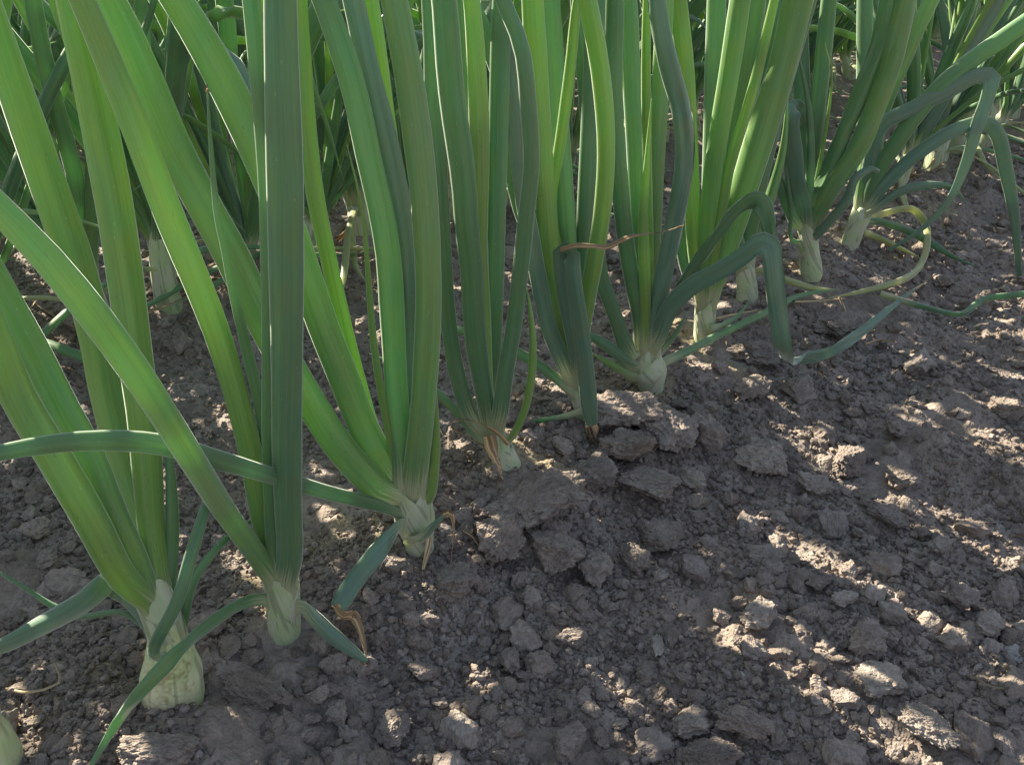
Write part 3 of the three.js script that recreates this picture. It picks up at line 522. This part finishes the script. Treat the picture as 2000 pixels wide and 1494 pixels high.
onion({ label: 'short necked onion with a rust spot behind the hanging folded leaf', base: [1460, 578], top: [1458, 515], rb: 22, rt: 20, back: [[1520, -4, 38, 1], [1440, -6, 38, 3]], leaves: [
  { p: [[1462, 470, 0], [1480, 380, 0], [1510, 250, -0.4], [1545, 120, -0.8], [1580, 0, -1.2]], w: 36, ext: 0.16, m: 1 },
  { p: [[1452, 460, -0.6], [1450, 360, -1], [1460, 220, -1.4], [1480, 90, -1.8], [1490, -10, -2]], w: 34, ext: 0.14, m: 3 },
  { p: [[1445, 480, 0.4], [1425, 420, 0.4], [1398, 330, 0], [1370, 210, -0.6]], w: 28, m: 3, t: 0.7 },
  { p: [[1470, 480, -1], [1500, 400, -2], [1530, 290, -3], [1540, 170, -4]], w: 28, m: 0, t: 0.7 },
  { p: [[1475, 530, 0, 3], [1530, 545, 0, 1.6], [1590, 563, 0, 1], [1640, 566, 0, 0.7]], w: 16, low: 0.4, m: 'y', t: 0.4 },
  ] });
onion({ label: 'onion with a dark doubled over leaf and a striped leaning neck', base: [1585, 530], top: [1576, 425], rb: 22, rm: 20, rt: 20, back: [[1620, -5, 36, 1], [1560, -6, 36, 3]], leaves: [
  { p: [[1570, 405, 0.8], [1558, 360, 1], [1549, 290, 1.2], [1542, 225, 1.4], [1548, 212, 0.4], [1562, 216, -1.4], [1572, 260, -3]], w: 41, m: 'b', t: 0.25, tip: 0.4, a: 0.24, seg: 44 },
  { p: [[1580, 390, 0.4], [1584, 310, 0.4], [1580, 210, 0.2], [1562, 120, 0], [1545, 60, 0]], w: 21, m: 3, t: 0.7 },
  { p: [[1586, 400, 0], [1598, 340, 0], [1615, 245, 0], [1625, 140, 0], [1612, 84, 0]], w: 10, m: 2, t: 0.6 },
  { p: [[1556, 435, 0.2], [1527, 367, 0], [1502, 315, -0.5], [1488, 250, -1.2], [1480, 170, -2]], w: 28, m: 3, t: 0.6 },
  { p: [[1592, 405, 0.4], [1632, 300, 0.4], [1678, 190, 0.4], [1716, 95, 0.4], [1737, 0, 0.4]], w: 38, ext: 0.14, m: 1, wr: 0.25 },
  { p: [[1600, 412, 1], [1632, 355, 1.2], [1672, 298, 1.4], [1718, 190, 1.4], [1748, 100, 1.4], [1770, 0, 1.2]], w: 46, ext: 0.14, m: 0, wr: 0.25 },
  { p: [[1600, 455, 1.2], [1625, 428, 1.8], [1655, 390, 2.2], [1672, 348, 2.4], [1700, 330, 2.4], [1716, 334, 2]], w: 22, m: 'b', t: 0.4, tip: 0.4, low: 0.55 },
  { p: [[1548, 470, 0.6], [1545, 400, 0.8], [1536, 330, 0.8], [1532, 250, 0.6]], w: 10, m: 3, low: 0.5 },
  ] });
onion({ label: 'sprawling onion whose leaves bend far out over the soil', base: [1662, 474], top: [1688, 405], rb: 17, rm: 19, rt: 21, back: [[1760, -6, 34, 1], [1690, -7, 34, 3]], leaves: [
  { p: [[1705, 360, 0], [1755, 273, 0.4], [1825, 182, 0.6], [1895, 120, 0.8], [1945, 85, 1], [2010, 40, 1.2]], w: 38, ext: 0.16, m: 1 },
  { p: [[1694, 370, -0.4], [1702, 310, -0.4], [1722, 246, 0], [1790, 208, 0.8], [1860, 174, 1.4], [1910, 148, 1.8], [1936, 152, 2.2], [1930, 190, 2.6], [1909, 248, 3], [1888, 318, 3.4], [1853, 394, 3.8], [1795, 452, 3.8], [1737, 488, 3.4]], w: 34, m: 'b', seg: 66, a: 0.34, t: 0.5, tip: 0.2 },
  { p: [[1713, 380, 0.8], [1755, 333, 1.2], [1807, 290, 1.8], [1862, 256, 2.2], [1922, 240, 2.6], [1947, 258, 2.8], [1966, 332, 3], [1982, 420, 3], [1990, 510, 3], [1993, 572, 2.6]], w: 32, m: 'b', seg: 56, a: 0.3, t: 0.5, tip: 0.2 },
  { p: [[1710, 408, 1], [1755, 376, 1.6], [1807, 362, 2], [1860, 366, 2.4], [1890, 398, 2.6]], w: 20, m: 'b', t: 0.5 },
  { p: [[1706, 432, 0, 3], [1790, 458, 0, 1.6], [1860, 500, 0, 1.2], [1910, 522, 0, 1]], w: 18, m: 3, low: 0.45, t: 0.4 },
  { p: [[1712, 422, 0, 3.4], [1786, 410, 0, 3.4], [1808, 438, 0, 2.4], [1811, 482, 0, 1.4], [1797, 520, 0, 1], [1755, 550, 0, 0.8], [1680, 570, 0, 0.7], [1616, 583, 0, 0.6]], w: 15, m: 'y', low: 0.5, seg: 50, t: 0.3, say: 'yellowing leaf looped on the soil' },
  { p: [[1700, 458, 0, 1.2], [1745, 478, 0, 0.9], [1800, 505, 0, 0.8]], w: 14, m: 'y', low: 0.3 },
  { p: [[1690, 350, -1], [1715, 240, -1.5], [1770, 110, -2], [1820, 0, -2.4]], w: 36, ext: 0.14, m: 0 },
  { p: [[1720, 574, 0, 0.9], [1807, 600, 0, 0.8], [1877, 613, 0, 0.8], [1925, 584, 0, 1.2], [2000, 574, 0, 1.4], [2060, 560, 0, 1.6]], w: 14, m: 3, free: true, seg: 40, t: 0.2, say: 'thin kinked leaf lying flat on the soil' },
  ] });

// ---------------------------------------------------------------- the rows behind: eleven kinds of plant, each copied
function genericPlant(s) {
  seed(s * 31 + 7);
  const g = new THREE.Group(), nh = rr(0.05, 0.085), r = rr(0.010, 0.0145), lean = V(rr(-0.02, 0.02), 0, rr(-0.02, 0.02));
  const axis = [V(0, -0.02, 0), V(0, 0, 0), V(lean.x * 0.4, nh * 0.5, lean.z * 0.4), V(lean.x, nh, lean.z)];
  const neck = mesh('neck', stemGeo(axis, [r * 1.25, r * 1.15, r * 1.1, r * 0.9, r * 0.5], { seg: 10, rad: 12, k: s, cap: true }), M.neck, g);
  mesh('sheath', stemGeo(axis, [r * 1.2, r * 1.15, r * 1.1, r, r * 0.9], { seg: 6, rad: 12, k: s + 1, from: 0.2, to: 0.68, slant: 0.2, dir: s, grow: 1.05 }), M.neck, neck);
  const n = 8 + Math.floor(R() * 4), plane = rr(-0.4, 0.4);
  for (let i = 0; i < n; i++) {
    const side = i % 2 ? 1 : -1, out = Math.ceil(i / 2) / (n / 2), az = plane + (side < 0 ? Math.PI : 0) + rr(-0.6, 0.6), tilt = 0.06 + 0.5 * out * rr(0.5, 1.3), len = rr(0.46, 0.64) * (1 - 0.22 * out), w = rr(0.011, 0.024);
    const dir = V(Math.cos(az), 0, Math.sin(az)), pts = [V(lean.x * 0.5, nh * 0.45, lean.z * 0.5).addScaledVector(dir, r * 0.25), V(lean.x, nh * 0.95, lean.z).addScaledVector(dir, r * 0.5)];
    const fold = R() < 0.22 ? rr(0.45, 0.75) : 2; let p = pts[1].clone(), a = tilt * 0.7;
    for (let k = 1; k <= 6; k++) {
      const f = k / 6; a += tilt * 0.16 + (f > fold ? 1.1 : 0) + 0.05 * (R() - 0.5); if (f > fold) a = Math.min(a, 2.9);
      p = p.clone().addScaledVector(dir, Math.sin(a) * len / 6).add(V(0, Math.cos(a) * len / 6, 0)).add(V(rr(-0.006, 0.006), 0, rr(-0.006, 0.006)));
      if (p.y < 0.012) p.y = 0.012; pts.push(p);
    }
    mesh('leaf', leafGeo(pts, w, { face: dir.clone().multiplyScalar(0.7).add(V(rr(-0.6, 0.6), 0.1, rr(-0.2, 0.9))).normalize(), seg: fold < 1 ? 28 : 18, rad: 10, aspect: 0.6, k: s + i * 0.7, base: clamp(r * 1.5 / w, 0.5, 1.1) }), R() < 0.18 ? M.blue : M.leaf[Math.floor(R() * 4)], g);
  }
  for (let i = 0; i < 4; i++) {                                           // thin crossing leaves
    const az = rr(0, 6.28), len = rr(0.26, 0.46), dir = V(Math.cos(az), 0, Math.sin(az)), pts = [V(lean.x * 0.4, nh * 0.4, lean.z * 0.4), V(lean.x, nh * 0.9, lean.z).addScaledVector(dir, r * 0.6)];
    let p = pts[1].clone(), a = rr(0.15, 0.75); const curl = rr(-0.02, 0.2);
    for (let k = 1; k <= 5; k++) { a = Math.min(a + curl * k * 0.5, 2.4); p = p.clone().addScaledVector(dir, Math.sin(a) * len / 5).add(V(rr(-0.008, 0.008), Math.cos(a) * len / 5, rr(-0.008, 0.008))); if (p.y < 0.015) p.y = 0.015; pts.push(p); }
    mesh('leaf', leafGeo(pts, rr(0.006, 0.012), { face: V(rr(-0.5, 0.5), 0.2, 1).normalize(), seg: 16, rad: 8, aspect: 0.65, k: s + i * 0.9, base: 0.8 }), M.leaf[Math.floor(R() * 4)], g);
  }
  for (let i = 0; i < 1 + s % 2; i++) {                                  // a withered leaf on the soil
    const az = rr(0, 6.28), len = rr(0.08, 0.16), dir = V(Math.cos(az), 0, Math.sin(az)), sd = V(-dir.z, 0, dir.x), b = rr(-0.03, 0.03);
    const d = mesh('dry_leaf', dryGeo([V(0, nh * 0.3, 0).addScaledVector(dir, r), V(0, 0.012, 0).addScaledVector(dir, 0.03), V(0, 0.010, 0).addScaledVector(dir, len * 0.6).addScaledVector(sd, b), V(0, 0.014, 0).addScaledVector(dir, len).addScaledVector(sd, b * 2.2)], rr(0.004, 0.007), s + i), M.dry, g); d.userData.label = 'withered brown leaf on the soil';
  }
  const low = 2 + Math.floor(R() * 2.4);
  for (let i = 0; i < low; i++) {
    const az = rr(0, 6.28), len = rr(0.14, 0.26), dir = V(Math.cos(az), 0, Math.sin(az)), sd = V(-dir.z, 0, dir.x), b = rr(-0.05, 0.05);
    const pts = [V(lean.x * 0.3, nh * 0.4, lean.z * 0.3), V(0, nh * 0.6, 0).addScaledVector(dir, 0.025), V(0, nh * 0.55, 0).addScaledVector(dir, len * 0.4).addScaledVector(sd, b * 0.4), V(0, 0.018, 0).addScaledVector(dir, len * 0.75).addScaledVector(sd, b), V(0, 0.014, 0).addScaledVector(dir, len).addScaledVector(sd, b * 1.8)];
    mesh('leaf', leafGeo(pts, rr(0.006, 0.010), { face: V(0, 1, 0), seg: 14, rad: 8, aspect: 0.5, k: s + i, t: 0.4 }), R() < 0.35 ? M.yellow : M.leaf[1], g);
  }
  return g;
}
const kinds = []; for (let i = 0; i < 11; i++) kinds.push(genericPlant(i + 1));
const nth = ['zeroth', 'first', 'second', 'third', 'fourth', 'fifth', 'sixth', 'seventh', 'eighth', 'ninth', 'tenth', 'eleventh', 'twelfth', 'thirteenth', 'fourteenth', 'fifteenth', 'sixteenth', 'seventeenth', 'eighteenth', 'nineteenth', 'twentieth', '21st', '22nd', '23rd', '24th', '25th', '26th', '27th', '28th', '29th', '30th', '31st', '32nd', '33rd', '34th', '35th', '36th', '37th', '38th', '39th', '40th', '41st', '42nd', '43rd', '44th', '45th'];
seed(4242);
let copyNo = 0;
const second = onGround(308, 612);                                      // a neck of the second row that shows between the leaves
for (let row = 0; row < 12; row++) {
  const list = [];
  const tight = row === 1, off = row < 2 ? row * ROW : ROW + (row - 1) * 0.34;
  for (let s = row ? (tight ? along(second.x, second.z) - 0.125 * 8 : -1.5) : 1.33; s < 6; s += tight ? rr(0.080, 0.100) : rr(0.100, 0.130)) {
    const r = (tight ? across(second.x, second.z) : ROW0 + off) + rr(-0.018, 0.018), x = D.x * s + N.x * r, z = D.z * s + N.z * r, dist = Math.hypot(x, z);
    if (dist > 4.0 || z > -0.25) continue;
    const half = -z * 0.62 + (x < 0 ? 0.42 : 0.06);
    if (Math.abs(x) > half) continue;
    list.push([x, z, s]);
  }
  const seen = [0, 0, 0, 0];                                             // in view, beyond the left edge, beyond the right edge, beyond the top
  const spot = list.map(([x, z]) => { const y = height(x, z, false) - EYE, f = -z * Math.cos(PITCH) - y * Math.sin(PITCH), u = y * Math.cos(PITCH) - z * Math.sin(PITCH), px = 1000 + FPX * x / f, py = 747 - FPX * u / f; return px < 0 ? 1 : px > 2000 ? 2 : py < 0 ? 3 : 0; });
  const lefts = spot.filter((q) => q === 1).length;
  list.forEach(([x, z, s], i) => {
    const kind = spot[i], no = kind === 1 ? lefts - seen[1] : seen[kind] + 1; seen[kind]++;
    const o = kinds[copyNo % 11].clone(); copyNo += 1 + Math.floor(R() * 3);
    o.name = numbered('onion_plant'); scene.add(o);
    o.position.set(x, height(x, z, false), z);
    o.rotation.y = rr(-0.5, 0.5) + (R() < 0.5 ? Math.PI : 0); o.rotation.z = rr(-0.02, 0.08); const k = rr(0.88, 1.12); o.scale.set(k, k * rr(0.94, 1.06), k);
    const where = row === 0 ? `${nth[i + 1]} onion beyond the sprawling plant in the first row` : ['upright green onion, ' + nth[no] + ' from the left edge in the ' + nth[row + 1] + ' row', 'onion of the ' + nth[row + 1] + ' row, ' + nth[no] + ' beyond the left picture edge', 'onion of the ' + nth[row + 1] + ' row, ' + nth[no] + ' beyond the right picture edge', 'onion of the ' + nth[row + 1] + ' row, ' + nth[no] + ' of those beyond the top edge'][kind];
    tag(o, where, 'onion plant', row === 0 ? 'onions of the first row' : `onions of the ${nth[row + 1]} row`);
  });
}

// ---------------------------------------------------------------- small things on the soil
function lying(name, label, cat, pts, w, mat, o = {}) {
  const P = pts.map(([px, py, h]) => onGround(px, py, h / 100)), b = P[0].clone(), m = mesh(numbered(name), toLocal(leafGeo(P, w * perPx(b), { face: V(0, 1, 0), seg: 12, rad: 8, aspect: 0.5, base: 0.9, tipW: 0.5, wrinkle: 0.1, ...o }), b), mat, scene);
  m.position.copy(b); return tag(m, label, cat);
}
lying('straw', 'short flat piece of yellow straw near the looped leaf', 'straw', [[1552, 589, 0.9], [1600, 587, 0.9], [1650, 583, 0.8]], 9, M.straw);
lying('straw', 'dry split straw leaning down from the crossing leaves', 'straw', [[1640, 580, 1], [1648, 600, 0.7], [1656, 622, 0.4]], 7, M.straw, { k: 3 });
lying('straw', 'grey weathered stem stuck in the soil by the rough clod', 'straw', [[838, 1048, 1.6], [834, 1080, 1.0], [826, 1112, 0.4]], 13, M.straw, { k: 5 });
lying('straw', 'thin pale straw behind the ribbed neck', 'straw', [[1400, 622, 0.9], [1445, 612, 0.9], [1490, 605, 0.8]], 7, M.straw, { k: 6 });
lying('straw', 'dry bent root fibre in the bottom corner by the bulb', 'straw', [[10, 1345, 0.6], [50, 1352, 0.5], [95, 1343, 0.6], [116, 1330, 0.7], [106, 1295, 1.4]], 6, M.straw, { k: 7 });
lying('straw', 'withered thin leaf scrap under the trailing folded leaf', 'leaf scrap', [[1690, 672, 0.7], [1720, 664, 0.7], [1752, 668, 0.6]], 7, M.dry, { k: 8 });
lying('straw', 'withered leaf scrap in front of the wide striped neck', 'leaf scrap', [[905, 1035, 0.8], [925, 1050, 0.7], [940, 1072, 0.5]], 7, M.dry, { k: 9 });
lying('straw', 'pale straw splinter on the soil above the flat pale slab', 'straw', [[1900, 1320, 0.6], [1930, 1338, 0.6], [1965, 1345, 0.5]], 7, M.straw, { k: 10 });
function pebble(px, py, w, s, label, mat = M.stone) {
  const p = onGround(px, py), m = w * perPx(p), o = mesh(numbered('pebble'), scaledUV(clodGeo(s, 8, 0.7, 0.6, 7), m / 0.2), mat, scene);
  o.scale.setScalar(m); o.rotation.y = s; o.position.set(p.x, height(p.x, p.z) + m * 0.12, p.z); tag(o, label, 'pebble');
}
pebble(1451, 1309, 17, 501, 'tiny white pebble on the bare soil');
pebble(1980, 1268, 48, 502, 'pale grey stone beside the rounded lit clod');
pebble(505, 706, 12, 503, 'tiny white fleck of stone behind the broad leaf');

renderer.render(scene, camera);
